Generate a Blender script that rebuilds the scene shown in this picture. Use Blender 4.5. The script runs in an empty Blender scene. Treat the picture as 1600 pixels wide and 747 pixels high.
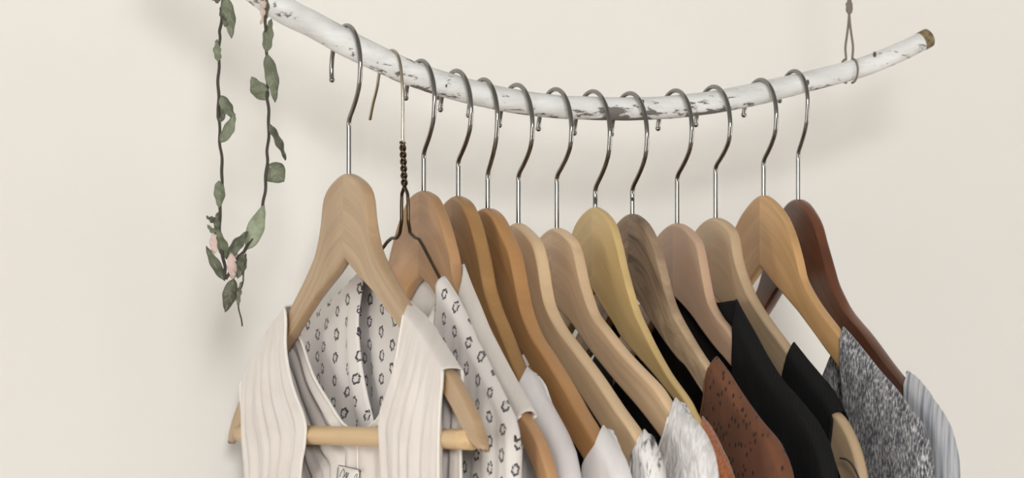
import bpy, bmesh, math, random
from mathutils import Vector, Matrix, noise

# ------------------------------------------------------------------ camera, light, exposure
THETA = math.radians(23.5)          # how far the view is turned from square-on to the wall
DIST = 2.5                          # camera to rod, metres
F = 6500.0                          # focal length in pixels of the 1600 px frame
HOR = 610.0                         # eye-level row
WALL_Y = 0.0
ROD_Y = -0.27                       # rod hangs 27 cm off the wall
EYE_Z = 1.58
SN, CS = math.sin(THETA), math.cos(THETA)
CAM = Vector((-SN*DIST, ROD_Y - CS*DIST, EYE_Z))

scene = bpy.context.scene
cam_data = bpy.data.cameras.new('camera')
cam = bpy.data.objects.new('camera', cam_data)
scene.collection.objects.link(cam)
cam.location = CAM
cam.rotation_euler = (math.pi/2, 0, -THETA)
cam_data.sensor_width = 36
cam_data.lens = F/1600*36
cam_data.shift_y = (HOR-373.5)/1600
cam_data.clip_start = 0.05
cam_data.dof.use_dof = True
cam_data.dof.focus_distance = 2.47
cam_data.dof.aperture_fstop = 11
scene.camera = cam

world = bpy.data.worlds.new('world')
scene.world = world
world.use_nodes = True
world.node_tree.nodes['Background'].inputs[0].default_value = (0.80, 0.88, 1.0, 1)
world.node_tree.nodes['Background'].inputs[1].default_value = 1.0

def area(name, loc, target, sx, sy, power, col):
    d = bpy.data.lights.new(name, 'AREA')
    d.shape = 'RECTANGLE'; d.size = sx; d.size_y = sy; d.energy = power; d.color = col
    o = bpy.data.objects.new(name, d); scene.collection.objects.link(o)
    o.location = loc
    o.rotation_euler = (Vector(target)-Vector(loc)).to_track_quat('-Z', 'Y').to_euler()
    return o
area('window_daylight', (-1.75, -5.28, 2.18), (-0.1, 0, 1.6), 0.74, 0.8, 222, (1.0, 0.992, 0.975))
area('left_wash_light', (-3.12, -1.7, 1.15), (-0.9, 0, 1.0), 1.0, 1.3, 42, (0.97, 1.0, 0.97))  # added wash to brighten the left of the wall, not a window in view
area('right_fill_light', (3.12, -2.2, 1.1), (0.6, 0, 1.2), 1.2, 1.3, 44, (1.0, 0.985, 0.955))  # added low fill that lifts the right side of the wall, no window built here

scene.view_settings.view_transform = 'Standard'
scene.view_settings.look = 'None'
scene.view_settings.gamma = 1
scene.view_settings.exposure = 0.0

# ------------------------------------------------------------------ helpers
C = scene.collection
R = random.Random(7)

def ray(px, py):
    u = (px-800)/F; w = -(py-HOR)/F
    return Vector((SN+u*CS, CS-u*SN, w))
def on_x(px, py, x):                # point of the hanger plane x = const seen at that pixel -> (y, z)
    d = ray(px, py); t = (x-CAM.x)/d.x; p = CAM + d*t
    return (p.y, p.z)
def on_y(px, py, y):                # point of a plane parallel to the wall
    d = ray(px, py); t = (y-CAM.y)/d.y; p = CAM + d*t
    return (p.x, p.z)

def mat(name, base=(.8, .8, .8), rough=.6, metal=0, sheen=0):
    m = bpy.data.materials.new(name); m.use_nodes = True
    b = m.node_tree.nodes['Principled BSDF']
    b.inputs['Base Color'].default_value = (*base, 1)
    b.inputs['Roughness'].default_value = rough
    b.inputs['Metallic'].default_value = metal
    if sheen:
        b.inputs['Sheen Weight'].default_value = sheen
    return m
class N:                            # tiny node-graph writer
    def __init__(s, m): s.m = m; s.t = m.node_tree; s.b = s.t.nodes['Principled BSDF']
    def add(s, kind, **kw):
        n = s.t.nodes.new(kind)
        for k, v in kw.items():
            if k in n.inputs.keys():
                i = n.inputs[k]
                if hasattr(v, 'is_output') or isinstance(v, bpy.types.NodeSocket): s.t.links.new(v, i)
                else: i.default_value = v
            else: setattr(n, k, v)
        return n
    def link(s, a, b): s.t.links.new(a, b)
    def mapped(s, coord, scale, loc=(0, 0, 0), rot=(0, 0, 0)):
        tc = s.add('ShaderNodeTexCoord')
        mp = s.add('ShaderNodeMapping')
        s.link(tc.outputs[coord], mp.inputs[0])
        mp.inputs['Scale'].default_value = scale; mp.inputs['Location'].default_value = loc
        mp.inputs['Rotation'].default_value = rot
        return mp.outputs[0]
    def noise(s, vec, scale, detail=3, rough=.5, dist=0):
        n = s.add('ShaderNodeTexNoise'); s.link(vec, n.inputs['Vector'])
        n.inputs['Scale'].default_value = scale; n.inputs['Detail'].default_value = detail
        n.inputs['Roughness'].default_value = rough; n.inputs['Distortion'].default_value = dist
        return n.outputs['Fac']
    def ramp(s, fac, stops):
        n = s.add('ShaderNodeValToRGB'); s.link(fac, n.inputs[0])
        e = n.color_ramp.elements
        while len(e) < len(stops): e.new(.5)
        for el, (p, c) in zip(e, stops):
            el.position = p; el.color = (*c, 1) if len(c) == 3 else c
        return n.outputs[0]
    def mix(s, fac, a, b, mode='MIX'):
        n = s.add('ShaderNodeMix', data_type='RGBA', blend_type=mode)
        for i, v in ((0, fac), (6, a), (7, b)):
            if isinstance(v, bpy.types.NodeSocket): s.link(v, n.inputs[i])
            elif isinstance(v, (int, float)): n.inputs[i].default_value = v
            else: n.inputs[i].default_value = (*v, 1)
        return n.outputs[2]
    def math(s, op, a, b=0.0, c=0.0):
        n = s.add('ShaderNodeMath', operation=op)
        for i, v in enumerate((a, b, c)):
            if isinstance(v, bpy.types.NodeSocket): s.link(v, n.inputs[i])
            else: n.inputs[i].default_value = v
        return n.outputs[0]
    def bump(s, h, strength=.2, dist=.001):
        n = s.add('ShaderNodeBump'); s.link(h, n.inputs['Height'])
        n.inputs['Strength'].default_value = strength; n.inputs['Distance'].default_value = dist
        s.link(n.outputs[0], s.b.inputs['Normal'])
    def color(s, c): s.link(c, s.b.inputs['Base Color'])

def link(name, bm, m, parent=None, smooth=True):
    me = bpy.data.meshes.new(name)
    bm.to_mesh(me); bm.free()
    if smooth:
        for p in me.polygons: p.use_smooth = True
    o = bpy.data.objects.new(name, me); C.objects.link(o)
    if m: me.materials.append(m)
    if parent:
        o.parent = parent
        o.location = -parent.location if False else (0, 0, 0)
    return o
def shift(bm, root):                # world coordinates -> coordinates of the root Empty
    bmesh.ops.translate(bm, verts=bm.verts, vec=-root.location)
    return bm
def thing(name, label, cat, loc, group=None):
    o = bpy.data.objects.new(name, None); C.objects.link(o)
    o.location = loc; o.empty_display_size = .03
    return tag(o, label, cat, group)
def tag(o, label, cat, group=None):
    o['label'] = label; o['category'] = cat
    if group: o['group'] = group
    return o

def smooth_path(pts, n=8, ghost=None):
    """Catmull-Rom through points"""
    P = [Vector(p) for p in pts]
    if len(P) < 3: 
        return [P[0].lerp(P[1], i/n) for i in range(n+1)]
    P = [ghost or P[0]*2-P[1]] + P + [P[-1]*2-P[-2]]
    out = []
    for i in range(1, len(P)-2):
        a, b, c, d = P[i-1:i+3]
        for k in range(n):
            t = k/n
            out.append(.5*((2*b)+(c-a)*t+(2*a-5*b+4*c-d)*t*t+(3*b-a-3*c+d)*t**3))
    out.append(P[-2])
    return out
def resample(pts, n):
    L = [0]
    for a, b in zip(pts, pts[1:]): L.append(L[-1]+(b-a).length)
    out = []; j = 0
    for i in range(n):
        d = L[-1]*i/(n-1)
        while j < len(L)-2 and L[j+1] < d: j += 1
        seg = L[j+1]-L[j]
        out.append(pts[j].lerp(pts[j+1], 0 if seg == 0 else min(1, (d-L[j])/seg)))
    return out
def tube(bm, pts, rad, seg=10, cap=True, wob=0):
    """rad: number or list"""
    n = len(pts)
    if not isinstance(rad, (list, tuple)): rad = [rad]*n
    up = None; rings = []
    for i, p in enumerate(pts):
        t = (pts[min(i+1, n-1)]-pts[max(i-1, 0)]).normalized()
        if up is None:
            up = t.orthogonal().normalized()
        up = (up - t*up.dot(t)).normalized()
        s = t.cross(up)
        ring = []
        for k in range(seg):
            a = 2*math.pi*k/seg
            q = up*math.cos(a)+s*math.sin(a)
            r = rad[i]
            if wob: r *= 1+wob*noise.noise((p+q*.02)*30)+wob*.6*noise.noise((p+q*.01)*90)
            ring.append(bm.verts.new(p+q*r))
        rings.append(ring)
    for a, b in zip(rings, rings[1:]):
        for k in range(seg):
            bm.faces.new((a[k], a[(k+1) % seg], b[(k+1) % seg], b[k]))
    if cap:
        bm.faces.new(rings[0][::-1]); bm.faces.new(rings[-1])
    return rings
def box(bm, lo, hi):
    v = [bm.verts.new((x, y, z)) for x in (lo[0], hi[0]) for y in (lo[1], hi[1]) for z in (lo[2], hi[2])]
    for f in ((0, 1, 3, 2), (4, 6, 7, 5), (0, 4, 5, 1), (2, 3, 7, 6), (0, 2, 6, 4), (1, 5, 7, 3)):
        bm.faces.new([v[i] for i in f])

# ------------------------------------------------------------------ materials
def m_wall():
    m = mat('warm_white_plaster', (.80, .77, .72), .75); n = N(m)
    v = n.mapped('Object', (1, 1, 1))
    big = n.noise(v, 1.6, 3, .5)
    v2 = n.mapped('Object', (14, 14, .8))
    st = n.noise(v2, 1.0, 2, .5)
    f = n.math('ADD', n.math('MULTIPLY', big, .7), n.math('MULTIPLY', st, .3))
    n.color(n.ramp(f, [(.3, (.81, .785, .745)), (.55, (.82, .802, .765)), (.8, (.82, .81, .778))]))
    n.bump(n.noise(v, 260, 3, .6), .12, .0006)
    return m
WALL = m_wall()
PLAIN = mat('painted_white_room', (.80, .78, .75), .8)
CEIL = mat('painted_ceiling', (.45, .45, .445), .85)
def m_floor():
    m = mat('floor_boards', (.45, .33, .22), .5); n = N(m)
    v = n.mapped('Object', (1, 12, 1))
    n.color(n.ramp(n.noise(v, 3, 5, .6), [(.3, (.24, .19, .15)), (.7, (.40, .33, .27))]))
    return m
FLOOR = m_floor()

def wood(name, light, dark, scale=1.0, contrast=1.0, rough=.42, seed=0, knots=None):
    light, dark = ((c[0]*.97, c[1]*.92, c[2]*.82) for c in (light, dark))
    m = mat(name, light, rough); n = N(m)
    v = n.mapped('UV', (2.2*scale, 58*scale, 1), (seed*3.1, seed*1.7, 0))
    warp = n.noise(n.mapped('UV', (5, 14, 1), (seed, seed, 0)), 1.0, 2, .5)
    fine = n.noise(n.mapped('UV', (8*scale, 260*scale, 1), (seed, 0, 0)), 1.0, 3, .6)
    g = n.noise(v, 2.2, 4, .62, .6)
    f = n.math('ADD', n.math('MULTIPLY', g, .55), n.math('ADD', n.math('MULTIPLY', fine, .25), n.math('MULTIPLY', warp, .20)))
    w = .085/contrast
    n.color(n.ramp(f, [(.5-w, dark), (.5+w, light)]))
    n.bump(fine, .06, .0004)
    n.b.inputs['Coat Weight'].default_value = .12
    n.b.inputs['Coat Roughness'].default_value = .3
    return m
def walnut():
    m = mat('dark_streaked_walnut', (.2, .13, .08), .45); n = N(m)
    v = n.mapped('UV', (9, 60, 1), (2.3, .4, 0))
    g = n.noise(v, 1.5, 5, .65, 1.4)
    big = n.noise(n.mapped('UV', (7.5, 12, 1), (0.3, .1, 0)), 1.0, 2, .5, .4)
    fine = n.noise(n.mapped('UV', (30, 300, 1)), 1.0, 3, .6)
    tc = n.add('ShaderNodeTexCoord'); sp = n.add('ShaderNodeSeparateXYZ'); n.link(tc.outputs['UV'], sp.inputs[0])
    along = n.math('MULTIPLY', sp.outputs[0], 7.0)         # pale sapwood grows along the arm
    f = n.math('ADD', n.math('MULTIPLY', g, .62), n.math('ADD', n.math('MULTIPLY', fine, .12), n.math('ADD', n.math('MULTIPLY', big, .25), n.math('MULTIPLY', along, .27))))
    n.color(n.ramp(f, [(.44, (.11, .07, .045)), (.52, (.27, .185, .12)), (.62, (.38, .27, .175)), (.76, (.64, .47, .29))]))
    n.bump(fine, .08, .0005)
    return m

def chrome():
    m = mat('polished_steel_wire', (.25, .245, .235), .12, 1.0); return m
CHROME = chrome()
BRASSY = mat('dark_bronze_wire', (.10, .072, .045), .34, 1.0)
TWINE = mat('grey_twine', (.19, .165, .135), .9)
def m_rod():
    m = mat('chipped_white_paint', (.82, .82, .80), .62); n = N(m)
    v = n.mapped('Object', (26, 60, 70))
    a = n.noise(v, 3.2, 5, .68, .3)
    area_ = n.noise(n.mapped('Object', (5, 12, 12), (.6, 0, .3)), 1.8, 2, .5)
    geo = n.add('ShaderNodeNewGeometry'); sp = n.add('ShaderNodeSeparateXYZ'); n.link(geo.outputs['Normal'], sp.inputs[0])
    low = n.math('MULTIPLY', sp.outputs[2], -.045)          # the underside is the most knocked about
    f = n.math('ADD', n.math('ADD', n.math('MULTIPLY', a, .62), n.math('MULTIPLY', area_, .38)), low)
    chips = n.ramp(f, [(.575, (0, 0, 0)), (.60, (1, 1, 1))])
    soft = n.ramp(n.noise(n.mapped('Object', (12, 60, 60)), 2.0, 4, .6), [(.35, (.70, .71, .70)), (.62, (.82, .83, .825))])
    soft = n.mix(n.ramp(n.noise(n.mapped('Object', (30, 90, 110), (1, 2, 3)), 2.2, 5, .7), [(.56, (0, 0, 0)), (.70, (.55, .55, .55))]), soft, (.52, .53, .52))
    n.color(n.mix(chips, soft, (.17, .16, .15)))
    n.bump(n.math('SUBTRACT', n.noise(n.mapped('Object', (20, 60, 60)), 3, 4, .6), chips), .35, .001)
    return m
ROD = m_rod()
RAW = mat('raw_cut_wood', (.20, .145, .075), .85)
_n = N(RAW); _n.color(_n.ramp(_n.noise(_n.mapped('Object', (1, 1, 1)), 300, 4, .6), [(.35, (.10, .07, .03)), (.7, (.30, .23, .13))]))

def fabric(name, col, rough=.9, weave=1400, strength=.15, sheen=.25, col2=None, trans=0):
    m = mat(name, col, rough, sheen=sheen); n = N(m)
    v = n.mapped('UV', (1, 1, 1))
    w = n.noise(v, weave, 2, .6)
    if col2:
        n.color(n.ramp(n.noise(n.mapped('UV', (1, .25, 1)), 60, 3, .5), [(.35, col2), (.65, col)]))
    n.bump(w, strength, .0004)
    if trans: n.b.inputs['Transmission Weight'].default_value = 0
    return m
CREAM = fabric('cream_jersey', (.68, .63, .595), col2=(.63, .575, .54))
CREAM_B = fabric('cream_cotton', (.70, .655, .61), col2=(.67, .62, .575))
WHITE = fabric('white_cotton', (.74, .715, .715), col2=(.70, .67, .67))
BINDING = fabric('cream_binding', (.78, .74, .69))
def m_crinkle():
    m = mat('crinkled_white_gauze', (.82, .80, .80), .9, sheen=.2); n = N(m)
    v = n.mapped('UV', (1, .45, 1))
    c = n.noise(v, 130, 4, .6, 1.8)
    n.color(n.ramp(c, [(.38, (.60, .575, .58)), (.6, (.84, .82, .815))]))
    n.bump(c, .5, .004)
    return m
CRINKLE = m_crinkle()
def m_print():
    m = mat('white_cotton_with_ring_print', (.8, .78, .74), .9, sheen=.2); n = N(m)
    tc = n.add('ShaderNodeTexCoord')
    wv = n.add('ShaderNodeTexNoise'); n.link(tc.outputs['UV'], wv.inputs['Vector']); wv.inputs['Scale'].default_value = 22; wv.inputs['Detail'].default_value = 1
    off = n.add('ShaderNodeVectorMath', operation='MULTIPLY_ADD'); n.link(wv.outputs['Color'], off.inputs[0])
    off.inputs[1].default_value = (.012, .006, 0); n.link(tc.outputs['UV'], off.inputs[2])
    sp = n.add('ShaderNodeSeparateXYZ'); n.link(off.outputs[0], sp.inputs[0])
    PX, PY = .0170, .0140
    col = n.math('DIVIDE', sp.outputs[0], PX)
    ci = n.math('FLOOR', col)
    fx = n.math('SUBTRACT', n.math('SUBTRACT', col, ci), .5)
    stag = n.math('MULTIPLY', n.math('MODULO', n.math('ABSOLUTE', ci), 2.0), .5)
    row = n.math('ADD', n.math('DIVIDE', sp.outputs[1], PY), stag)
    fy = n.math('SUBTRACT', n.math('FRACT', row), .5)
    dx = n.math('MULTIPLY', fx, PX/.0035); dy = n.math('MULTIPLY', fy, PY/.0035)
    ang = n.math('ARCTAN2', dy, dx)
    r = n.math('SQRT', n.math('ADD', n.math('MULTIPLY', dx, dx), n.math('MULTIPLY', dy, dy)))
    rr = n.math('ADD', r, n.math('MULTIPLY', n.math('SINE', n.math('MULTIPLY', ang, 6.0)), .10))
    d = n.math('ABSOLUTE', n.math('SUBTRACT', rr, .78))
    ring = n.math('LESS_THAN', d, .24)
    brk = n.math('GREATER_THAN', n.noise(tc.outputs['UV'], 520, 2, .5), .40)
    inner = n.math('LESS_THAN', r, .55)
    ink = n.math('MULTIPLY', ring, brk)
    basec = n.mix(n.math('MULTIPLY', inner, .22), (.72, .68, .655), (.40, .37, .36))
    n.color(n.mix(ink, basec, (.055, .05, .06)))
    n.bump(n.noise(tc.outputs['UV'], 1500, 2, .6), .12, .0004)
    return m
PRINT = m_print()
def m_suede():
    m = mat('brown_perforated_leather_cloth', (.19, .075, .035), .9, sheen=.04); n = N(m)
    v = n.mapped('UV', (1.0, .8, 1))
    vo = n.add('ShaderNodeTexVoronoi'); n.link(v, vo.inputs['Vector']); vo.inputs['Scale'].default_value = 215
    sl = n.ramp(vo.outputs['Distance'], [(.22, (1, 1, 1)), (.30, (0, 0, 0))])
    zone = n.ramp(n.noise(n.mapped('UV', (26, 5, 1)), 1.3, 2, .5), [(.43, (0, 0, 0)), (.48, (1, 1, 1))])
    hole = n.mix(1.0, sl, zone, 'MULTIPLY')
    bodyc = n.ramp(n.noise(v, 50, 4, .6), [(.3, (.125, .044, .018)), (.7, (.185, .070, .031))])
    n.color(n.mix(hole, bodyc, (.022, .012, .010)))
    n.bump(n.math('SUBTRACT', n.noise(v, 500, 3, .6), n.math('MULTIPLY', hole, 3.0)), .35, .0006)
    return m
SUEDE = m_suede()
def m_rust():
    m = mat('rust_orange_knit', (.42, .14, .05), .9, sheen=.3); n = N(m)
    v = n.mapped('UV', (1, 1, 1))
    c = n.noise(v, 420, 3, .6)
    n.color(n.ramp(c, [(.35, (.29, .085, .035)), (.65, (.50, .19, .075))]))
    n.bump(c, .5, .001)
    return m
RUST = m_rust()
def m_black():
    m = mat('black_ribbed_jersey', (.012, .012, .013), .95); n = N(m)
    wv = n.add('ShaderNodeTexWave'); n.link(n.mapped('UV', (1, .02, 1)), wv.inputs['Vector']); wv.inputs['Scale'].default_value = 75
    wv.inputs['Distortion'].default_value = .3; n.b.inputs['Specular IOR Level'].default_value = .12
    n.color(n.ramp(wv.outputs['Fac'], [(.1, (.0105, .0105, .011)), (.9, (.0125, .0125, .013))]))
    n.bump(wv.outputs['Fac'], .06, .0003)
    return m
BLACK = m_black()
def m_melange():
    m = mat('grey_melange_knit', (.3, .3, .32), .9, sheen=.2); n = N(m)
    v = n.mapped('UV', (1.5, .62, 1))
    c = n.noise(v, 400, 3, .6)
    c2 = n.noise(n.mapped('UV', (1, .6, 1)), 110, 2, .5)
    f = n.math('ADD', n.math('MULTIPLY', c, .78), n.math('MULTIPLY', c2, .22))
    n.color(n.ramp(f, [(.42, (.035, .037, .048)), (.50, (.165, .165, .18)), (.57, (.38, .38, .39)), (.66, (.64, .64, .64))]))
    n.bump(c, .5, .0012)
    return m
MELANGE = m_melange()
def m_stripe():
    m = mat('pale_blue_grey_stripe', (.5, .52, .55), .88, sheen=.2); n = N(m)
    wv = n.add('ShaderNodeTexWave'); n.link(n.mapped('UV', (1, .03, 1)), wv.inputs['Vector']); wv.inputs['Scale'].default_value = 55
    wv.inputs['Distortion'].default_value = .4; wv.inputs['Detail'].default_value = 2
    st = n.noise(n.mapped('UV', (1, .05, 1)), 300, 3, .6)
    f = n.math('ADD', n.math('MULTIPLY', wv.outputs['Fac'], .13), n.math('MULTIPLY', st, .87))
    n.color(n.ramp(f, [(.39, (.23, .25, .30)), (.47, (.42, .44, .48)), (.60, (.57, .575, .60))]))
    n.bump(f, .25, .0008)
    return m
STRIPE = m_stripe()
def m_stroke():
    m = mat('white_cotton_with_grey_brush_print', (.8, .78, .77), .9, sheen=.2); n = N(m)
    c = n.noise(n.mapped('UV', (1, .3, 1)), 170, 3, .6, 1.0)
    tc = n.add('ShaderNodeTexCoord'); sp = n.add('ShaderNodeSeparateXYZ'); n.link(tc.outputs['UV'], sp.inputs[0])
    n.color(n.ramp(c, [(.36, (.09, .085, .08)), (.42, (.35, .34, .33)), (.47, (.79, .765, .76))]))
    n.bump(c, .2, .001)
    return m
STROKE = m_stroke()
def m_leaf(name, a, b, back):
    m = mat(name, a, .6); n = N(m)
    c = n.noise(n.mapped('Object', (1, 1, 1)), 90, 4, .6)
    n.color(n.ramp(c, [(.35, a), (.7, b)]))
    return m
LEAF_D = m_leaf('dark_leaf', (.065, .068, .045), (.135, .145, .10), 0)
LEAF_M = m_leaf('sage_leaf', (.105, .12, .075), (.20, .225, .15), 0)
LEAF_L = m_leaf('pale_leaf', (.18, .21, .13), (.32, .36, .25), 0)
VEIN = mat('leaf_vein', (.34, .38, .26), .7)
STEM = mat('vine_stem', (.05, .045, .035), .8)
PINK = mat('dusty_pink_petal', (.60, .46, .42), .8)
INK = mat('label_ink', (.07, .07, .08), .8)
LABEL = fabric('label_cloth', (.74, .71, .67))

# ------------------------------------------------------------------ the room
def structure(name, bm, m):
    o = link(name, bm, m, smooth=False); o['kind'] = 'structure'; return o
RX, RY, RZ = 3.2, -5.3, 2.8
bm = bmesh.new(); box(bm, (-RX, 0, 0), (RX, .12, RZ)); structure('wall_back', bm, WALL)
bm = bmesh.new(); box(bm, (-RX-.12, RY-.12, 0), (-RX, .12, RZ)); structure('wall_left', bm, PLAIN)
bm = bmesh.new(); box(bm, (RX, RY-.12, 0), (RX+.12, .12, RZ)); structure('wall_right', bm, PLAIN)
bm = bmesh.new(); box(bm, (-RX-.12, RY-.12, -.1), (RX+.12, .12, 0)); structure('floor', bm, FLOOR)
bm = bmesh.new(); box(bm, (-RX-.12, RY-.12, RZ), (RX+.12, .12, RZ+.1)); structure('ceiling', bm, CEIL)
bm = bmesh.new(); box(bm, (-RX, RY-.12, 0), (RX, RY, RZ)); structure('wall_front', bm, PLAIN)
bm = bmesh.new(); box(bm, (-RX, -.018, 0), (RX, 0, .12)); structure('baseboard_back', bm, PLAIN)
bm = bmesh.new()
for s in (-2.30, -1.25): box(bm, (s-.025, RY, 1.62), (s+.025, RY+.05, 2.74))
for s in (1.64, 2.72): box(bm, (-2.275, RY, s-.025), (-1.225, RY+.05, s+.025))
structure('window_1', bm, CEIL)

# ------------------------------------------------------------------ rod
RODPX = [(230, -150, 22.5), (290, -98, 22.3), (345, -55, 22), (400, -14, 21.7), (448, 18, 21.5), (490, 39, 21), (540, 66.5, 21), (600, 96, 20.6), (651, 118, 20), (705, 135.5, 19.7),
         (749, 147, 19.3), (797, 157, 19), (856, 165.5, 18.5), (921, 169, 18.3), (979, 170.5, 18), (1049, 167.5, 18), (1107, 161, 17.8),
         (1164, 150.5, 17.6), (1216, 138.5, 17), (1261, 128, 16.2), (1319, 113, 15.6), (1361, 100, 15.2), (1409, 80, 15), (1447, 61, 14.7)]
rp, rr = [], []
for x, y, r in RODPX:
    X, Z = on_y(x, y, ROD_Y); p = Vector((X, ROD_Y, Z))
    depth = (p-CAM).dot(Vector((SN, CS, 0)))
    rp.append(p); rr.append(r*depth/F)
path = smooth_path(rp, 6)
rad = []
for i in range(len(path)):
    k = i/6; a = min(int(k), len(rr)-2); rad.append(rr[a]+(rr[a+1]-rr[a])*(k-a))
root = thing('hanging_branch_rod', 'curved white-painted branch with chipped paint serving as a clothes rail', 'clothes rail', path[len(path)//2])
bm = bmesh.new(); tube(bm, path, rad, 28, wob=.05); link('branch', shift(bm, root), ROD, root)
e0 = path[-1]; dirn = (path[-1]-path[-3]).normalized()
bm = bmesh.new(); tube(bm, [e0-dirn*.004, e0+dirn*.0005, e0+dirn*.0022, e0+dirn*.003], [rad[-1]*1.02, rad[-1]*1.04, rad[-1]*1.0, rad[-1]*.86], 28)
o = link('cut_end', shift(bm, root), RAW, root); o['label'] = 'bare brown sawn end of the branch'
bm = bmesh.new()                    # little twig scars and knots
for (x, y, r) in ((1373, 84, 3), (690, 152, 2.4), (1010, 158, 2.2), (1268, 128, 3), (702, 133, 2)):
    X, Z = on_y(x, y, ROD_Y-.012)
    m4 = Matrix.Translation((X, ROD_Y-.0068, Z-.000)) @ Matrix.Diagonal((r/2600*.8, .0016, r/2600*1.6, 1))
    bmesh.ops.create_icosphere(bm, subdivisions=2, radius=1, matrix=m4)
o = link('knot', shift(bm, root), mat('dark_knot', (.10, .09, .08), .9), root); o['kind'] = 'stuff'

def twine(label, xk, yk_low, ytop, spread):
    """two plies looped round the rod, knotted above it"""
    X, _ = on_y(xk, yk_low, ROD_Y)
    i = min(range(len(path)), key=lambda k: abs(path[k].x-X)); c = path[i]; r = rad[i]+.0012
    zk = on_y(xk, ytop, ROD_Y)[1]
    root = thing('hanging_twine', label, 'twine', (c.x, c.y, c.z))
    for s in (-1, 1):
        bm = bmesh.new()
        pts = [Vector((c.x, c.y, zk))]
        for k in range(3): pts.append(Vector((c.x+s*spread*(.12+.32*k), c.y-(r*.35)*(k+1)/4*s, zk+(c.z+r-zk)*(k+1)/4)))
        for k in range(0, 15):
            a = math.pi/2 - s*math.pi*k/14*1.0
            pts.append(Vector((c.x+s*spread*(1.0-.1*k/14), c.y-math.cos(a)*r, c.z+math.sin(a)*r)))
        tube(bm, smooth_path(pts, 3), .00075, 6); link('loop', shift(bm, root), TWINE, root)
    bm = bmesh.new()
    m4 = Matrix.Translation((c.x, c.y, zk+.004)) @ Matrix.Diagonal((.0021, .0021, .0055, 1))
    bmesh.ops.create_icosphere(bm, subdivisions=3, radius=1, matrix=m4)
    for v in bm.verts: v.co += Vector((noise.noise(v.co*600), noise.noise(v.co*600+Vector((9, 0, 0))), 0))*.0008
    link('knot', shift(bm, root), TWINE, root)
    bm = bmesh.new()
    for ph in (0, math.pi):
        pts = [Vector((c.x+math.cos(ph+k*.9)*.0007, c.y+math.sin(ph+k*.9)*.0007, zk+.006+(RZ-zk-.006)*k/260)) for k in range(261)]
        tube(bm, pts, .0007, 5)
    link('cord', shift(bm, root), TWINE, root)
twine('thin grey twine knotted around the right end of the white branch', 1325, 112, 20, .0022)
twine('thin grey twine holding up the left end of the white branch', 262, -120, -210, .0022)

# ------------------------------------------------------------------ hangers
HG = 'clothes hangers on the branch'
def solve(stem_px, head_py, right_px, tail_px):
    """plane x and stem y so that the stem and the middle of the hook (over the rod) fall where seen"""
    ys = ROD_Y-.005
    for _ in range(8):
        d = ray(stem_px, head_py); t = (ys-CAM.y)/d.y; x = CAM.x+d.x*t
        mid = (on_x(right_px, 150, x)[0]+on_x(tail_px, 150, x)[0])/2
        ys += (ROD_Y-mid)
    Rr = abs(on_x(right_px, 150, x)[0]-on_x(tail_px, 150, x)[0])/2
    return x, ys, Rr

def hook_mesh(x, ys, Rr, ztop, zbend, zhead, wire=.0014, arc=172):
    zc = ztop - Rr*1.06
    pts = []
    a0 = math.radians(arc)
    for k in range(27):
        a = a0*(1-k/26)
        pts.append(Vector((x, ROD_Y - math.cos(a)*Rr, zc+math.sin(a)*Rr*1.06)))
    yr = ROD_Y-Rr
    h = zc-zbend
    for fz, fy in ((.22, .03), (.42, .14), (.62, .38), (.80, .68), (.92, .90)):
        pts.append(Vector((x, yr+(ys-yr)*fy, zc-h*fz)))
    pts.append(Vector((x, ys, zbend-.001)))
    pts.append(Vector((x, ys, zbend-.006)))
    pts.append(Vector((x, ys, (zbend+zhead)/2)))
    pts.append(Vector((x, ys, zhead-.012)))
    bm = bmesh.new()
    sp = smooth_path(pts, 3)
    tube(bm, sp, wire, 12)
    bmesh.ops.create_icosphere(bm, subdivisions=2, radius=wire*1.25, matrix=Matrix.Translation(sp[0]))
    return bm

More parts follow.
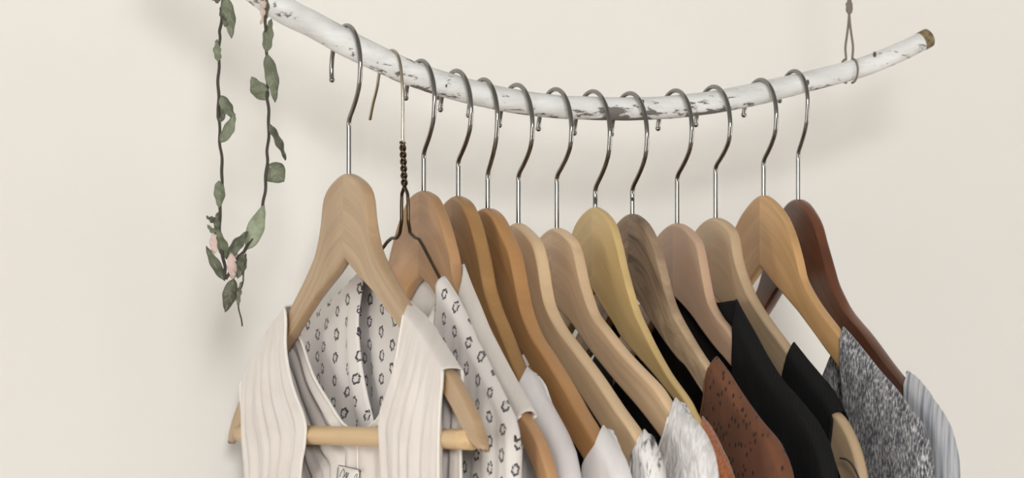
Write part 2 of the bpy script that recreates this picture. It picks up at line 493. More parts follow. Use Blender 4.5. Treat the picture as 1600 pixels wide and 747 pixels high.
def arm_mesh(x, ys, outer, inner, side, th=.011, n=64):
    """outer/inner: (y,z) polylines of the near arm; side=+1 near the camera, -1 mirrored to the wall side.
    Cross-section: a rounded slat lofted between the two edges."""
    def prep(pl): return resample(smooth_path([Vector((0, y, z)) for y, z in pl], 8), n)
    O, I = prep(outer), prep(inner)
    o1 = outer[1]
    O = resample(smooth_path([Vector((0, y, z)) for y, z in outer], 8, Vector((0, 2*ys-o1[0], o1[1]))), n)
    bm = bmesh.new(); uvl = bm.loops.layers.uv.new('UVMap')
    rings = []; info = {}
    K = 10
    L = 0; prevm = None
    for i in range(n):
        o, q = O[i].copy(), I[i].copy()
        if side < 0:
            o.y = 2*ys-o.y; q.y = 2*ys-q.y
        m = (o+q)/2
        if prevm is not None: L += (m-prevm).length
        prevm = m
        w = (o-q).length; d = (o-q)/max(w, 1e-6)
        e = min(.0020, th*.32)         # edge rounding
        tip = min(1, (n-1-i)/4.0); hh = th/2*(.55+.45*math.sqrt(max(0, 1-(1-tip)**2)))
        prof = []
        for k in range(K//2+1):      # round the outer edge from near face to far face
            a = math.pi*k/(K//2)
            prof.append((w/2-e+e*math.sin(a), -hh*abs(math.cos(a))**.7*(1 if math.cos(a) > 0 else -1)))
        fl = w/2-e
        prof.append((fl-.0004, hh)); prof.append((-fl+.0004, hh))
        for k in range(K//2+1):
            a = math.pi*k/(K//2)
            prof.append((-(w/2-e+e*math.sin(a)), hh*abs(math.cos(a))**.7*(1 if math.cos(a) > 0 else -1)))
        prof.append((-fl+.0004, -hh)); prof.append((fl-.0004, -hh))
        ring = []
        for (across, dx) in prof:
            p = m + d*across
            v = bm.verts.new((x+dx, p.y, p.z)); ring.append(v); info[v] = (L, across)
        rings.append(ring)
    S = len(rings[0])
    for a, b in zip(rings, rings[1:]):
        for k in range(S):
            bm.faces.new((a[k], a[(k+1) % S], b[(k+1) % S], b[k]))
    bm.faces.new(rings[-1])
    for f in bm.faces:
        for lp in f.loops:
            a = info[lp.vert]; lp[uvl].uv = (a[0], a[1]+side*.5)
    bmesh.ops.recalc_face_normals(bm, faces=bm.faces)
    return bm

def extend(pl):
    return pl
HANG = {}
def hanger(key, label, m, stem, head_y, top_y, right_px, tail_px, bend_y, outer, inner, m2=None, th=.011, bar=None, wire=.0014, arc=172):
    x, ys, Rr = solve(stem, head_y, right_px, tail_px)
    zt = on_x(stem, top_y, x)[1]; zb = on_x(stem, bend_y, x)[1]; zh = on_x(stem, head_y, x)[1]
    root = thing('wooden_hanger', label, 'hanger', (x, ROD_Y, zt-wire), HG)
    link('hook', shift(hook_mesh(x, ys, Rr, zt, zb, zh, wire, arc), root), CHROME, root)
    O = [(ys, zh)] + [q for q in (on_x(px, py, x+th*.15) for px, py in outer) if ys-q[0] > .004]
    I0 = on_x(*inner[0], x-th*.3)
    I = [(ys, I0[1])] + [on_x(px, py, x-th*.3) for px, py in inner[1:]]
    for s in (1, -1):
        o = link('arm', shift(arm_mesh(x, ys, O, I, s, th), root), (m2 or m) if s < 0 else m, root)
    if bar:
        (yb, zb_) = on_x(*bar, x); half = abs(yb-ys)
        bm = bmesh.new(); uvl = bm.loops.layers.uv.new('UVMap')
        pts = [Vector((x, ys-half+2*half*k/24, zb_)) for k in range(25)]
        tube(bm, pts, .0058, 20)
        for f in bm.faces:
            for lp in f.loops: lp[uvl].uv = (lp.vert.co.y, math.atan2(lp.vert.co.z-zb_, lp.vert.co.x-x)*.005)
        link('trouser_bar', shift(bm, root), BARWOOD, root)
    HANG[key] = (x, ys, th, root)
    return root

def pair(name, c, seed, k=.80, left=1.0, contrast=1.0, rough=.42):
    """near arm and wall-side arm cut from the same kind of timber, the second a little lighter or darker"""
    d = tuple(v*k for v in c); cl = tuple(min(.9, v*left) for v in c); dl = tuple(v*k for v in cl)
    return (wood(name, c, d, seed=seed, contrast=contrast, rough=rough), wood(name+'_second_piece', cl, dl, seed=seed+.45, contrast=contrast, rough=rough))
W1 = wood('pale_beech', (.48, .35, .235), (.385, .27, .17), seed=1)
BARWOOD = wood('bar_beech', (.68, .50, .30), (.60, .43, .25), seed=2)
W3, W3b = pair('tan_wood', (.50, .30, .165), 3, left=1.08)
W4, W4b = pair('dark_honey_oak', (.42, .245, .10), 4, k=.74, left=1.2, contrast=1.2)
W5, W5b = pair('golden_brown_wood', (.49, .27, .115), 5, left=1.08)
W6, W6b = pair('pinkish_maple', (.76, .585, .40), 6, k=.88, left=.90)
W7, W7b = pair('pale_pink_beech', (.75, .565, .395), 7, k=.80, left=.96, contrast=1.2)
W8, W8b = pair('yellow_lotus_wood', (.69, .525, .26), 8, k=.84, left=.92)
W9 = walnut()
W9b = wood('walnut_left', (.42, .27, .165), (.24, .145, .085), seed=9, contrast=1.5)
W10, W10b = pair('rosy_beech', (.62, .435, .325), 10, k=.88, left=.86)
W11, W11b = pair('beige_alder', (.59, .45, .315), 11, k=.86, left=.93)
W12, W12b = pair('warm_cedar', (.61, .38, .185), 12, k=.80, left=.86)
W13, W13b = pair('dark_mahogany', (.155, .055, .027), 13, k=.66, left=.95, rough=.3)

hanger(1, 'pale beech hanger at the front with a round bar, holding the cream sleeveless top', W1, 545, 271, 39, 563, 518, 190,
    [(562, 277), (574, 289), (580, 305), (584, 345), (592, 385), (605, 415), (622, 446), (640, 476), (680, 537), (720, 597), (742, 640), (755, 675), (763, 703)],
    [(540, 403), (560, 430), (590, 463), (627, 515), (660, 562), (690, 608), (715, 652), (728, 678), (741, 697), (752, 707)], th=.0075, bar=(738, 687), arc=193)
hanger(3, 'tan wooden hanger directly behind the twisted wire hanger', W3, 662, 298, 94, 679, 634, 241,
    [(670, 299), (681, 306), (690, 322), (700, 348), (708, 376), (714, 402), (720, 440), (745, 492), (785, 568), (822, 640), (846, 680), (862, 722), (872, 765)],
    [(662, 432), (676, 452), (700, 498), (740, 570), (790, 650), (818, 695), (836, 735), (850, 775)], m2=W3b, th=0.007)
hanger(4, 'dark honey-brown wooden hanger between the tan and the golden-brown hanger', W4, 716, 306, 110, 736, 688, 253,
    [(724, 308), (733, 315), (741, 330), (749, 352), (761, 400), (769, 445), (780, 481), (792, 510), (804, 540), (817, 572), (842, 622), (872, 683), (886, 725), (890, 765)],
    [(717, 414), (726, 432), (733, 448), (745, 489), (756, 517), (772, 546), (786, 572), (800, 599), (828, 652), (852, 702), (864, 735), (870, 775)], m2=W4b, th=0.009)
hanger(5, 'golden-brown wooden hanger directly in front of the pinkish maple one', W5, 762, 325, 123, 777, 732, 273,
    [(770, 326), (780, 334), (789, 348), (797, 366), (808, 390), (814, 416), (820, 450), (828, 486), (844, 524), (864, 554), (881, 581), (900, 613), (916, 642), (933, 670), (962, 722), (975, 752), (982, 790)],
    [(762, 437), (774, 462), (784, 494), (798, 518), (814, 544), (828, 568), (844, 602), (869, 651), (894, 687), (912, 715), (938, 758), (952, 795)], th=0.009, m2=W5b)
hanger(6, 'smooth pinkish maple hanger directly behind the golden-brown one', W6, 810, 348, 132, 832, 780, 275,
    [(820, 352), (829, 360), (838, 370), (845, 382), (852, 412), (857, 448), (864, 477), (881, 510), (901, 536), (921, 562), (941, 589), (972, 635), (998, 671), (1011, 696), (1017, 722), (1019, 760)],
    [(808, 450), (830, 492), (866, 550), (895, 596), (928, 648), (958, 694), (979, 722), (992, 745), (1002, 775)], th=0.008, m2=W6b)
hanger(7, 'pale hanger with pink grain, holding the crinkled white shirt', W7, 870, 356, 139, 893, 841, 277,
    [(881, 358), (893, 367), (903, 381), (910, 408), (916, 438), (924, 464), (934, 490), (954, 516), (976, 544), (1000, 570), (1031, 602), (1047, 625), (1072, 662), (1092, 700), (1103, 735), (1107, 780)],
    [(866, 477), (885, 496), (898, 511), (928, 554), (960, 594), (998, 638), (1033, 683), (1060, 722), (1080, 775)], th=0.007, m2=W7b)
hanger(8, 'yellowish wooden hanger with the highest rounded head among the middle hangers', W8, 930, 323, 142, 953, 897, 296,
    [(940, 326), (950, 334), (961, 350), (970, 380), (978, 416), (989, 457), (999, 488), (1013, 518), (1027, 546), (1049, 584), (1077, 623), (1091, 650), (1114, 690), (1128, 722), (1134, 765)],
    [(929, 451), (942, 480), (958, 504), (973, 530), (990, 550), (1017, 580), (1045, 614), (1072, 650), (1096, 690), (1110, 760)], m2=W8b, th=0.005)
hanger(9, 'dark walnut hanger with strong streaky grain, holding the brown suede top', W9, 988, 334, 145, 1011, 955, 296,
    [(998, 336), (1008, 344), (1016, 355), (1024, 371), (1034, 400), (1042, 432), (1051, 466), (1062, 492), (1080, 524), (1098, 553), (1111, 572), (1138, 612), (1168, 656), (1192, 698), (1204, 735), (1207, 775)],
    [(986, 456), (1000, 474), (1027, 516), (1041, 537), (1061, 563), (1074, 576), (1099, 615), (1125, 650), (1155, 695), (1172, 735), (1180, 780)], m2=W9b, th=0.006)
hanger(10, 'rosy beech hanger just right of the dark walnut one', W10, 1058, 349, 141, 1081, 1028, 277,
    [(1068, 350), (1079, 357), (1088, 367), (1096, 379), (1102, 408), (1107, 438), (1114, 469), (1128, 495), (1144, 514), (1170, 552), (1200, 596), (1228, 638), (1255, 686), (1266, 725), (1270, 770)],
    [(1053, 463), (1080, 492), (1100, 520), (1120, 546), (1142, 572), (1172, 612), (1208, 668), (1230, 715), (1242, 770)], th=0.006, m2=W10b)
hanger(11, 'beige hanger whose near arm tip shows below the shorter black top', W11, 1118, 340, 135, 1141, 1087, 262,
    [(1130, 342), (1142, 351), (1151, 366), (1157, 402), (1168, 437), (1183, 469), (1207, 505), (1232, 538), (1263, 582), (1298, 628), (1322, 657), (1338, 688), (1350, 728), (1357, 775)],
    [(1113, 458), (1135, 482), (1165, 518), (1190, 552), (1218, 588), (1252, 630), (1285, 680), (1308, 730), (1326, 785)], th=.007, m2=W11b)
hanger(12, 'warm cedar-coloured hanger in front of the mahogany one, holding the grey knit', W12, 1193, 305, 124, 1213, 1162, 253,
    [(1204, 308), (1217, 320), (1230, 338), (1242, 366), (1252, 402), (1258, 430), (1268, 452), (1284, 478), (1300, 499), (1314, 517), (1345, 558), (1380, 606), (1408, 650), (1425, 695), (1432, 745)],
    [(1191, 416), (1204, 436), (1224, 460), (1248, 488), (1272, 520), (1292, 548), (1312, 575), (1342, 620), (1372, 665), (1398, 712), (1412, 755)], th=0.0055, m2=W12b)
hanger(13, 'dark mahogany hanger, rearmost and rightmost on the branch', W13, 1247, 311, 110, 1262, 1218, 241,
    [(1260, 315), (1271, 329), (1281, 348), (1288, 374), (1298, 410), (1305, 436), (1314, 457), (1330, 486), (1361, 523), (1390, 562), (1413, 591), (1438, 622), (1462, 660), (1474, 700), (1479, 750)],
    [(1244, 424), (1269, 452), (1288, 480), (1312, 512), (1336, 541), (1360, 570), (1392, 612), (1412, 637), (1440, 678), (1456, 715), (1464, 760)], wire=.0013, th=0.007, m2=W13b)
# two small plain details on single hangers
x, ys, th, root11 = HANG[11]
bm = bmesh.new()
pts = [Vector((x-.0125, *on_x(px, py, x-.0125))) for px, py in ((1313, 716), (1322, 718), (1332, 727), (1341, 745), (1347, 762), (1352, 785))]
tube(bm, smooth_path(pts, 4), .0006, 6)
black_loop = (bm, root11)

# wire hanger
H2 = (0, 0)
x2, ys2, _ = solve(629, 290, 629, 594)
r2z = on_x(617, 78, x2)[1]
root = thing('wire_hanger', 'thin dark wire hanger with a twisted neck, second on the branch', 'hanger', (x2, ROD_Y, r2z), HG)
hk = [(578, 187), (583, 162), (589, 138), (592, 118), (595, 98), (601, 85), (610, 79), (618, 81), (624, 93), (627, 112), (629, 140), (629.5, 175), (629, 215)]
bm = bmesh.new()
V3 = lambda px, py: Vector((x2, *on_x(px, py, x2)))
tube(bm, smooth_path([V3(*p) for p in hk], 4)+[V3(630, 232)], .00095, 10)
link('hook', shift(bm, root), mat('tarnished_steel_wire', (.42, .37, .29), .25, 1.0), root)
bm = bmesh.new()
a, b = V3(629, 222), V3(632, 291)
for ph in (0, math.pi):
    pts = []
    for k in range(49):
        t = k/48; c = a.lerp(b, t); an = ph+t*math.pi*2*3.2
        pts.append(c+Vector((math.cos(an)*.00115, math.sin(an)*.00115, 0)))
    tube(bm, pts, .001, 8)
link('twisted_neck', shift(bm, root), BRASSY, root)
near = [(632, 291), (637, 303), (638, 322), (638, 346), (641, 364), (648, 371), (655, 374), (662, 386), (690, 440), (730, 520), (775, 610), (800, 665), (806, 690)]
far = [(632, 291), (628, 303), (627.5, 322), (627.5, 346), (625, 364), (620, 372), (612, 372), (605, 378), (585, 406), (550, 456), (510, 512), (480, 556), (462, 585), (455, 610)]
for pl in (near, far):
    bm = bmesh.new(); pts = [V3(*p) for p in pl]
    sm = resample(pts, 120)
    tube(bm, sm, .00105, 8); link('shoulder_wire', shift(bm, root), BRASSY, root)
bm = bmesh.new(); tube(bm, [V3(*near[-1]), V3(620, 672), V3(*far[-1])], .00105, 8); link('lower_wire', shift(bm, root), BRASSY, root)
HANG[2] = (x2, ys2, .002, root)

# ------------------------------------------------------------------ garments
def coons(S, I, O, ns, nt):
    """(y,z) patch bounded by shoulder S, inner edge I, outer edge O and a straight hem"""
    S = resample(S, ns); I = resample(I, nt); O = resample(O, nt)
    P = [[None]*nt for _ in range(ns)]
    B0, B1 = I[-1], O[-1]
    for i in range(ns):
        s = i/(ns-1); Bs = B0.lerp(B1, s)
        for j in range(nt):
            t = j/(nt-1)
            P[i][j] = S[i]*(1-t)+Bs*t + I[j]*(1-s)+O[j]*s - (S[0]*(1-s)*(1-t)+S[-1]*s*(1-t)+B0*(1-s)*t+B1*s*t)
    return P
def garment(key, name, label, cat, m, S, O, IF, IB=None, farS=None, farO=None, farIF=None, farIB=None, off=None,
            amp=.0022, nf=5, vol=.003, bottom=1180, clear=.0022, join=True, trim=None, trim_m=None, arm_trim=False, seed=0,
            ns=44, nt=70, bulge=.75):
    """S shoulder line from neck outwards, O outer edge below it, IF/IB front and back neckline going down from the neck point;
    the wall-side half is the mirror image unless traced on its own"""
    x, ys, th, _ = HANG[key]
    if off is None: off = th/2+clear
    zhem = on_x(800, bottom, x)[1]
    def conv(pl, dx=0.0):
        return [Vector((0, *on_x(px, py, x+dx))) for px, py in pl]
    def mirror(pl): return [Vector((0, 2*ys-p.y, p.z)) for p in pl]
    def down(pl, to_y=None):
        q = pl[-1]; return pl+[Vector((0, q.y if to_y is None else to_y, zhem))]
    def sm(pl): return smooth_path(pl, 5)
    nS, nO, nIF = conv(S, off*.68), conv(O, off*.75), conv(IF, -off)
    nIB = conv(IB, off) if IB else conv(IF, -off)
    if IB: nIB[-1].y = ys
    if key not in (1, 2, 12): nIF[-1].y = ys
    fS = conv(farS, -off*.95) if farS else mirror(nS)
    fO = conv(farO, -off*.95) if farO else mirror(nO)
    fIF = conv(farIF, -off) if farIF else mirror(nIF)
    fIB = conv(farIB, off) if farIB else (mirror(nIB) if IB or not farIF else fIF)
    if farIB: fIB[-1].y = ys
    root = thing(name, label, cat, (x, ys, nS[0].z), None)
    bm = bmesh.new(); uvl = bm.loops.layers.uv.new('UVMap'); uv = {}
    edges_for_trim = []; arm_edges = []
    rr_ = random.Random(seed*11+key)
    for half, (S_, O_, IF_, IB_) in enumerate(((nS, nO, nIF, nIB), (fS, fO, fIF, fIB))):
        sg = -1 if half == 0 else 1          # direction of y away from the stem
        Sx = sm(S_)
        Ox = sm([S_[-1]]+O_) if (O_[0]-S_[-1]).length > 1e-5 else sm(O_)
        Ox = down(Ox)
        fr = []
        for face, IN in ((-1, IF_), (1, IB_)):
            Sf = Sx
            if face < 0 and IN:              # the near corner of the neckline sits a little further down the arm
                v0 = sg*Sx[0].y; v1 = sg*IN[0].y; v1 = min(max(v1, v0), v0+.02)
                cut = [p for p in Sx if sg*p.y > v1+.002]
                k = next((i for i, p in enumerate(Sx) if sg*p.y > v1), 1)
                if k > 0:
                    a_, b_ = Sx[k-1], Sx[k]; t_ = (v1-sg*a_.y)/max(1e-6, sg*b_.y-sg*a_.y)
                    Sf = [a_.lerp(b_, max(0, min(1, t_)))]+cut
            pts_ = [q for q in IN if q.z < Sf[0].z-.002] or IN
            Ix = down(sm([Sf[0]]+pts_))
            P = coons(Sf, Ix, Ox, ns, nt)
            ph = rr_.uniform(0, 6.28); ph2 = rr_.uniform(0, 6.28)
            G = []
            for i in range(ns):
                s = i/(ns-1); col = []
                for j in range(nt):
                    p = P[i][j]
                    drop = max(0, S_z(Sf, s)-p.z)
                    g = min(1, .12+drop/.05); g = g*g*(3-2*g)
                    g2 = min(1, drop/.14)
                    o_ = off + vol*g*(1-abs(2*s-1)**3)
                    sag = (.0028 if key < 3 else .0013)*g2*min(1, s/.1+.0)*noise.noise(Vector((p.y*14, p.z*9, key*3.3+face)))
                    w = math.sin(2*math.pi*nf*s+ph+1.3*noise.noise(Vector((p.y*9, p.z*7, key))))
                    w2 = math.sin(2*math.pi*nf*2.3*s+ph2+1.0*noise.noise(Vector((p.y*12, p.z*8, key+9))))
                    w = w*abs(w)**.4*.6 - .5*max(0, 1-abs(math.sin(math.pi*nf*1.6*s+ph2))*4.5) + w*.4
                    fold = amp*g*(w*.75+w2*.35)*(.55+.45*g2)
                    if key != 1 or face > 0: fold *= min(1, s/.08)
                    h = max(.0012, o_+fold+sag)
                    v = bm.verts.new((x+face*h, p.y, p.z)); uv[v] = (p.y+face*sg*h*1.6, p.z)
                    col.append(v)
                G.append(col)
            for i in range(ns-1):
                for j in range(nt-1):
                    bm.faces.new((G[i][j], G[i+1][j], G[i+1][j+1], G[i][j+1]))
            fr.append(G)
            edges_for_trim.append([v.co.copy() for v in G[0]])
            arm_edges.append([v.co.copy() for v in G[-1]])
        # over the shoulder and, on sleeves, down along the outer edge
        A = [g[0] for g in fr[0]]; B = [g[0] for g in fr[1]]
        if join: A = A+fr[0][-1][1:]; B = B+fr[1][-1][1:]
        nb = len(A)
        rows = [A]+[[] for _ in range(5)]+[B]
        for q in range(nb):
            a0_, a1_ = A[max(0, q-1)].co, A[min(nb-1, q+1)].co
            tz = Vector((0, a1_.y-a0_.y, a1_.z-a0_.z)).normalized()
            nr = Vector((0, tz.z, -tz.y))*(-sg)
            if nr.z < -.3: nr = -nr
            nr = Vector((0, -tz.z*sg*-1, 0)) if False else nr
            ca, cb = A[q].co, B[q].co
            hw = (cb.x-ca.x)/2
            for k in range(1, 6):
                an = math.pi*k/6; f_ = (1-math.cos(an))/2
                c = ca.lerp(cb, f_)+nr*(hw*bulge*math.sin(an))
                v = bm.verts.new(c); uv[v] = (c.y-sg*(hw*1.6*(1-2*f_)), c.z+bulge*hw*math.sin(an)*.3); rows[k].append(v)
        for ra, rb in zip(rows, rows[1:]):
            for k in range(nb-1): bm.faces.new((ra[k], ra[k+1], rb[k+1], rb[k]))
    for f in bm.faces:
        for lp in f.loops: lp[uvl].uv = uv[lp.vert]
    bmesh.ops.remove_doubles(bm, verts=bm.verts, dist=.0002)
    bmesh.ops.recalc_face_normals(bm, faces=bm.faces)
    o = link('body', shift(bm, root), m, root)
    sd = o.modifiers.new('cloth_thickness', 'SOLIDIFY'); sd.thickness = .0009; sd.offset = 0
    if trim:
        for e in edges_for_trim[0::2] if trim == 'front' else edges_for_trim:
            bm = bmesh.new(); tube(bm, e[:int(nt*.85)], .0010, 6)
            link('neckline_binding', shift(bm, root), trim_m or m, root)
    if arm_trim:
        for e in arm_edges:
            bm = bmesh.new(); tube(bm, e[:int(nt*.6)], .0010, 6)
            link('armhole_binding', shift(bm, root), trim_m or m, root)
    return root
def S_z(S, s):
    k = s*(len(S)-1); a = min(int(k), len(S)-2); return S[a].z+(S[a+1].z-S[a].z)*(k-a)

g1 = garment(1, 'sleeveless_blouse', 'cream pleated sleeveless top with open neckline, frontmost on the branch', 'top', CREAM,
    S=[(636, 471), (642, 478), (667, 504), (692, 541), (717, 579)], O=[(718, 598), (715, 641), (714, 700), (714, 760)],
    IF=[(633, 490), (626, 519), (617, 566), (605, 609), (594, 641), (594, 666), (597, 709), (599, 760), (599, 900)],
    IB=[(632, 500), (622, 560), (606, 617), (592, 652), (575, 668), (556, 676)],
    farS=[(445, 481), (422, 512), (405, 537), (390, 568), (379, 596)], farO=[(377, 606), (378, 637), (383, 683), (388, 750)],
    farIF=[(447, 500), (448, 547), (460, 604), (478, 656), (478, 692), (471, 747), (468, 900)],
    farIB=[(456, 505), (471, 534), (489, 586), (515, 630), (537, 663), (556, 676)],
    amp=.0044, nf=5.5, vol=.004, join=False, trim='all', trim_m=BINDING, arm_trim=True, seed=1, ns=60, bulge=.3)
# neck label of the frontmost top
x1, ys1, th1, _ = HANG[1]
xl = x1+.0042
def LP(px, py, dx=0): return Vector((xl+dx, *on_x(px, py, xl+dx)))
bm = bmesh.new()
n_ = 8; grid = []
for i in range(n_):
    row = []
    for j in range(6):
        u, v = i/(n_-1), j/5
        px = 529+u*34+v*-4; py = 727+u*8+v*34
        p = LP(px, py); p.x += .0006*math.sin(u*5+v*2); row.append(bm.verts.new(p))
    grid.append(row)
for i in range(n_-1):
    for j in range(5): bm.faces.new((grid[i][j], grid[i+1][j], grid[i+1][j+1], grid[i][j+1]))
lab = link('neck_label', shift(bm, g1), LABEL, g1)
md = lab.modifiers.new('t', 'SOLIDIFY'); md.thickness = .0006
lab['label'] = 'small off-white label with dark script at the back of the neck'
bm = bmesh.new()
for st in (((531, 745), (533, 738), (537, 733), (538, 741), (535, 749), (534, 753)), ((538, 745), (542, 738), (541, 744), (539, 750), (543, 743), (545, 739)),
           ((553, 748), (556, 742), (558, 741), (557, 748), (556, 756)), ((529, 727), (540, 729), (553, 732), (563, 735)), ((528, 730), (527, 742), (526, 760)), ((560, 736), (564, 737), (562, 734))):
    tube(bm, smooth_path([LP(a, b, -.0012) for a, b in st], 4), .00022, 5)
link('lettering', shift(bm, g1), INK, lab)

garment(2, 'printed_blouse', 'white blouse with small dark ring print on the wire hanger', 'blouse', PRINT,
    S=[(692, 436), (712, 467), (724, 492), (745, 540), (778, 606), (802, 655)], O=[(810, 690), (813, 760)],
    IF=[(681, 466), (678, 509), (668, 560), (650, 640), (630, 720), (618, 900)],
    IB=[(680, 474), (668, 500), (652, 516), (628, 503), (618, 495)],
    farS=[(583, 410), (559, 431), (528, 463), (502, 487), (474, 512), (440, 560), (425, 600)], farO=[(415, 640), (412, 760)],
    farIF=[(566, 450), (560, 500), (564, 560), (573, 612), (585, 665), (592, 720), (600, 900)],
    farIB=[(588, 440), (598, 470), (608, 488), (618, 495)],
    amp=.0022, nf=3.5, vol=.0012, join=True, clear=.0032, seed=2)
garment(3, 'sleeveless_shirt', 'plain cream sleeveless shirt just behind the ring-print blouse', 'top', CREAM_B,
    S=[(720, 413), (732, 446), (746, 479), (762, 518), (783, 560), (808, 606), (833, 650)], O=[(827, 657), (817, 672), (811, 709), (810, 760)],
    IF=[(717, 440), (716, 480), (712, 540), (700, 620), (680, 720), (662, 850)],
    IB=[(705, 425), (690, 424), (675, 430), (662, 436)],
    amp=.0008, nf=2, vol=.0004, join=False, clear=.0012, trim=None, arm_trim=True, trim_m=BINDING, seed=3)
garment(4, 'cotton_shirt', 'plain white top on the dark honey-brown hanger, with a rounded shoulder peak', 'top', WHITE,
    S=[(818, 577), (832, 590), (843, 613), (864, 648), (882, 681), (895, 711)], O=[(903, 747), (906, 790)],
    IF=[(811, 587), (806, 606), (801, 650), (790, 720), (760, 820), (716, 900)],
    amp=.0012, nf=3, vol=.001, clear=.0016, seed=4)
garment(5, 'jersey_shirt', 'smooth white top on the golden-brown hanger, a narrow peak beside black cloth', 'top', WHITE,
    S=[(937, 668), (955, 693), (972, 722), (981, 748)], O=[(985, 790)],
    IF=[(930, 676), (919, 695), (911, 723), (905, 750), (860, 830), (764, 900)],
    amp=.0012, nf=3, vol=.001, clear=.0016, seed=5)
garment(6, 'brush_print_shirt', 'white top with dark grey brush-mark print, peeking out on the pinkish maple hanger', 'top', STROKE,
    S=[(1001, 674), (1009, 684), (1018, 698), (1026, 712)], O=[(1034, 740), (1038, 790)],
    IF=[(993, 685), (986, 712), (980, 747), (940, 830), (815, 900)],
    amp=.0018, nf=4, vol=.001, clear=.0018, seed=6)
garment(7, 'crinkled_shirt', 'crinkled white gauze shirt in front of the rust-orange knit', 'shirt', CRINKLE,
    S=[(1051, 625), (1060, 637), (1069, 652), (1086, 666), (1101, 688), (1112, 714)], O=[(1118, 745), (1120, 790)],
    IF=[(1045, 634), (1041, 653), (1037, 680), (1029, 704), (1022, 728), (1016, 760), (960, 850), (874, 920)],
    amp=.0016, nf=3, vol=.0015, clear=.0022, trim='front', trim_m=WHITE, seed=7)
garment(8, 'knit_sweater', 'rust-orange knit top showing as a narrow wedge beside the brown suede', 'top', RUST,
    S=[(1093, 652), (1104, 667), (1117, 690), (1134, 722)], O=[(1145, 752), (1150, 790)],
    IF=[(1093, 670), (1094, 700), (1080, 760), (1030, 850), (932, 920)],
    amp=.0008, nf=3, vol=.0008, clear=.0016, seed=8)
garment(9, 'suede_shirt', 'brown suede top with rows of small perforations', 'top', SUEDE,
    S=[(1117, 561), (1134, 584), (1159, 623), (1187, 662), (1214, 694), (1228, 722)], O=[(1236, 746), (1240, 790)],
    IF=[(1108, 574), (1103, 594), (1100, 623), (1095, 652), (1085, 720), (1050, 830), (990, 920)],
    amp=.0009, nf=2, vol=.001, clear=.0018, trim='front', seed=9)
garment(10, 'black_shirt', 'black shirt with a high back collar, right behind the brown suede top', 'shirt', BLACK,
    S=[(1146, 469), (1160, 496), (1177, 526), (1195, 560), (1218, 596), (1241, 623), (1273, 662), (1292, 696)], O=[(1305, 742), (1309, 790)],
    IF=[(1145, 510), (1144, 560), (1141, 640), (1130, 740), (1100, 840), (1060, 920)],
    IB=[(1136, 471), (1120, 473), (1090, 468), (1058, 464)],
    amp=.0014, nf=3, vol=.0015, clear=.0018, seed=10)
garment(11, 'sleeveless_blouse', 'black sleeveless top, the smaller black garment, left of the grey melange knit', 'top', BLACK,
    S=[(1236, 538), (1258, 566), (1278, 590), (1297, 613), (1318, 650)], O=[(1321, 656), (1317, 700), (1313, 747), (1313, 790)],
    IF=[(1230, 556), (1224, 580), (1216, 630), (1200, 740), (1160, 850), (1120, 920)],
    amp=.0014, nf=3, vol=.0015, clear=.0016, join=False, arm_trim=True, seed=11)
garment(12, 'melange_cardigan', 'grey and white melange knit cardigan on the warm cedar-coloured hanger', 'cardigan', MELANGE,
    S=[(1313, 513), (1325, 526), (1340, 544), (1372, 584), (1397, 612), (1417, 639), (1436, 663)], O=[(1447, 689), (1453, 717), (1456, 746), (1458, 790)],
    IF=[(1312, 540), (1313, 580), (1316, 612), (1317, 651), (1320, 747), (1320, 900)],
    IB=[(1298, 556), (1282, 596), (1262, 640), (1230, 700), (1194, 760)],
    amp=.0008, nf=2, vol=.001, clear=.0018, seed=12)
garment(13, 'striped_shirt', 'pale blue-grey finely striped shirt on the mahogany hanger, farthest right', 'shirt', STRIPE,
    S=[(1412, 583), (1431, 597), (1449, 622), (1467, 646), (1481, 671)], O=[(1489, 697), (1493, 722), (1494, 750), (1494, 800)],
    IF=[(1412, 600), (1413, 639), (1413, 700), (1400, 800), (1350, 900), (1250, 960)],
    amp=.0012, nf=3, vol=.0015, clear=.0022, seed=13)
bm, rt = black_loop
link('hanging_loop', shift(bm, rt), mat('black_cord', (.02, .02, .02), .8), rt)

# ------------------------------------------------------------------ garland
GY = ROD_Y-.022
def GP(px, py, dy=0): X, Z = on_y(px, py, GY+dy); return Vector((X, GY+dy, Z))
gar = thing('leaf_garland', 'thin vine garland of green leaves and dusty pink blossoms hanging from the branch', 'garland', GP(375, -40))
left = [(372, -64), (356, -52), (350, -20), (349, 0), (345, 40), (343, 62), (342, 100), (341, 140), (342, 180), (344, 222), (347, 260), (346, 300), (343, 340), (345, 378), (350, 410), (353, 436)]
right = [(372, -64), (392, -48), (404, -20), (410, 0), (414, 25), (416, 60), (416, 85), (417, 120), (418, 155), (420, 190), (418, 230), (417, 260), (414, 300), (409, 330), (397, 366), (385, 388), (372, 404), (353, 436)]
tail = [(384, 396), (381, 430), (376, 455), (373, 475), (378, 510)]
for k, (pl, r) in enumerate(((left, .00095), (right, .00095), (tail, .00045))):
    bm = bmesh.new(); pts = smooth_path([GP(*p) for p in pl], 6)
    for i, p in enumerate(pts): p.x += .00035*math.sin(i*.9)
    tube(bm, pts, r, 8, wob=.25); link('vine', shift(bm, gar), STEM, gar)
bm = bmesh.new()                    # wrap round the branch
i = min(range(len(path)), key=lambda k: abs(path[k].x-GP(372, -40).x)); c = path[i]
pts = [Vector((c.x+.003*math.sin(k*.7), c.y-math.cos(k*math.pi/12)*(rad[i]+.0015), c.z+math.sin(k*math.pi/12)*(rad[i]+.0015))) for k in range(25)]
tube(bm, pts, .0011, 8); link('vine', shift(bm, gar), STEM, gar)

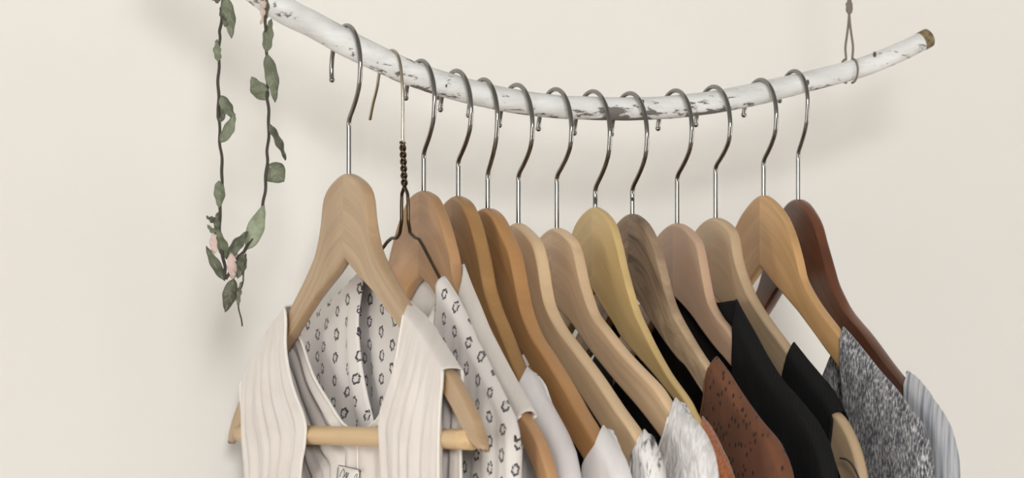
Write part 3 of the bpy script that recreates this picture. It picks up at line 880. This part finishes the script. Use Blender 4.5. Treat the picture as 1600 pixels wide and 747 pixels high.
def leaf(b, t, wpx, m, twist=.3, curl=.15, bend=0., name='leaf', vein=True):
    B, T = GP(*b, dy=R.uniform(-.003, .003)), GP(*t, dy=R.uniform(-.006, .006))
    ax = T-B; L = ax.length; ax.normalize()
    nrm = Vector((-SN, -CS, 0)); nrm = (nrm-ax*nrm.dot(ax)).normalized()
    side = ax.cross(nrm)
    side2 = side*math.cos(twist)+nrm*math.sin(twist); nrm2 = nrm*math.cos(twist)-side*math.sin(twist)
    w = wpx/F*DIST/2/max(.5, math.cos(twist))
    bm = bmesh.new(); NL, NW = 14, 7; G = []
    mid = []
    for i in range(NL):
        t_ = i/(NL-1); ww = w*(math.sin(math.pi*min(1, t_**.8)))**.9 if 0 < t_ < 1 else 0
        row = []
        for j in range(NW):
            s = j/(NW-1)*2-1
            p = B+ax*(L*t_)+side2*(ww*s+bend*w*math.sin(math.pi*t_))+nrm2*(-abs(s)*ww*.35+curl*L*math.sin(math.pi*t_)+.0006*math.sin(t_*17+s*2))
            row.append(bm.verts.new(p))
        mid.append(row[NW//2].co+nrm2*.0003)
        G.append(row)
    for i in range(NL-1):
        for j in range(NW-1): bm.faces.new((G[i][j], G[i+1][j], G[i+1][j+1], G[i][j+1]))
    bmesh.ops.remove_doubles(bm, verts=bm.verts, dist=.00001)
    o = link(name, shift(bm, gar), m, gar)
    sd = o.modifiers.new('t', 'SOLIDIFY'); sd.thickness = .0005
    if vein:
        bm = bmesh.new(); tube(bm, mid[1:-1], .00022, 5)
        if wpx > 18:
            for i in (3, 5, 7, 9):
                for sd_ in (-1, 1):
                    ww = w*(math.sin(math.pi*((i+1.5)/(NL-1))**.8))**.9*.75
                    e_ = mid[i]+ax*(L*.13)+side2*(ww*sd_)+nrm2*(-ww*.33)
                    tube(bm, [mid[i], mid[i].lerp(e_, .5)+nrm2*.0003, e_+nrm2*.0002], .00014, 4)
        link('midrib', shift(bm, gar), VEIN, o)
    return o
for a in [((352, -6), (362, 60), 19, LEAF_M, .5, .06), ((349, 8), (352, 42), 14, LEAF_D, .7, .1), ((336, -10), (341, 5), 13, LEAF_D, .4, .05),
          ((342, 96), (339, 62), 11, LEAF_M, .6, .1), ((345, 150), (366, 184), 17, LEAF_M, .5, .1, .25), ((345, 223), (367, 178), 17, LEAF_M, .3, .08, .3),
          ((344, 192), (350, 152), 15, LEAF_D, .3, .08),
          ((342, 283), (342, 325), 16, LEAF_M, .4, .12), ((343, 342), (323, 338), 8, LEAF_D, .8, .3), ((345, 363), (324, 352), 8, LEAF_M, .8, .2),
          ((354, 404), (341, 358), 17, LEAF_M, .4, .08), ((351, 438), (322, 385), 15, LEAF_D, .3, .05), ((340, 366), (340, 332), 9, LEAF_D, .5, .1),
          ((365, 436), (352, 488), 21, LEAF_D, .2, .04), ((357, 402), (387, 362), 17, LEAF_D, .5, .08), ((387, 390), (413, 320), 26, LEAF_L, .2, .05),
          ((380, 396), (373, 434), 14, LEAF_D, .5, .1), ((372, 476), (378, 440), 7, LEAF_D, .6, .1),
          ((419, 258), (444, 284), 34, LEAF_M, .1, .04), ((420, 193), (446, 250), 10, LEAF_D, .9, .12, .4), ((417, 84), (430, 160), 19, LEAF_M, .6, .08),
          ((418, 156), (393, 120), 24, LEAF_M, .5, .08, -.2), ((417, 82), (424, 30), 16, LEAF_M, .6, .1), ((410, -12), (416, 30), 11, LEAF_D, .6, .1),
          ((372, 434), (366, 400), 12, LEAF_D, .5, .1), ((376, -60), (392, -95), 20, LEAF_M, .4, .08), ((370, -50), (352, -80), 18, LEAF_M, .4, .08)]:
    leaf(*a)
for a in [((336, 396), (334, 362), 11, .3), ((361, 396), (364, 438), 15, .2), ((368, 392), (360, 430), 12, .8), ((357, 412), (367, 432), 10, .6),
          ((410, 2), (407, 38), 7, 1.0), ((408, -4), (413, 14), 9, .4)]:
    leaf(a[0], a[1], a[2], PINK, a[3], .15, name='petal', vein=False)
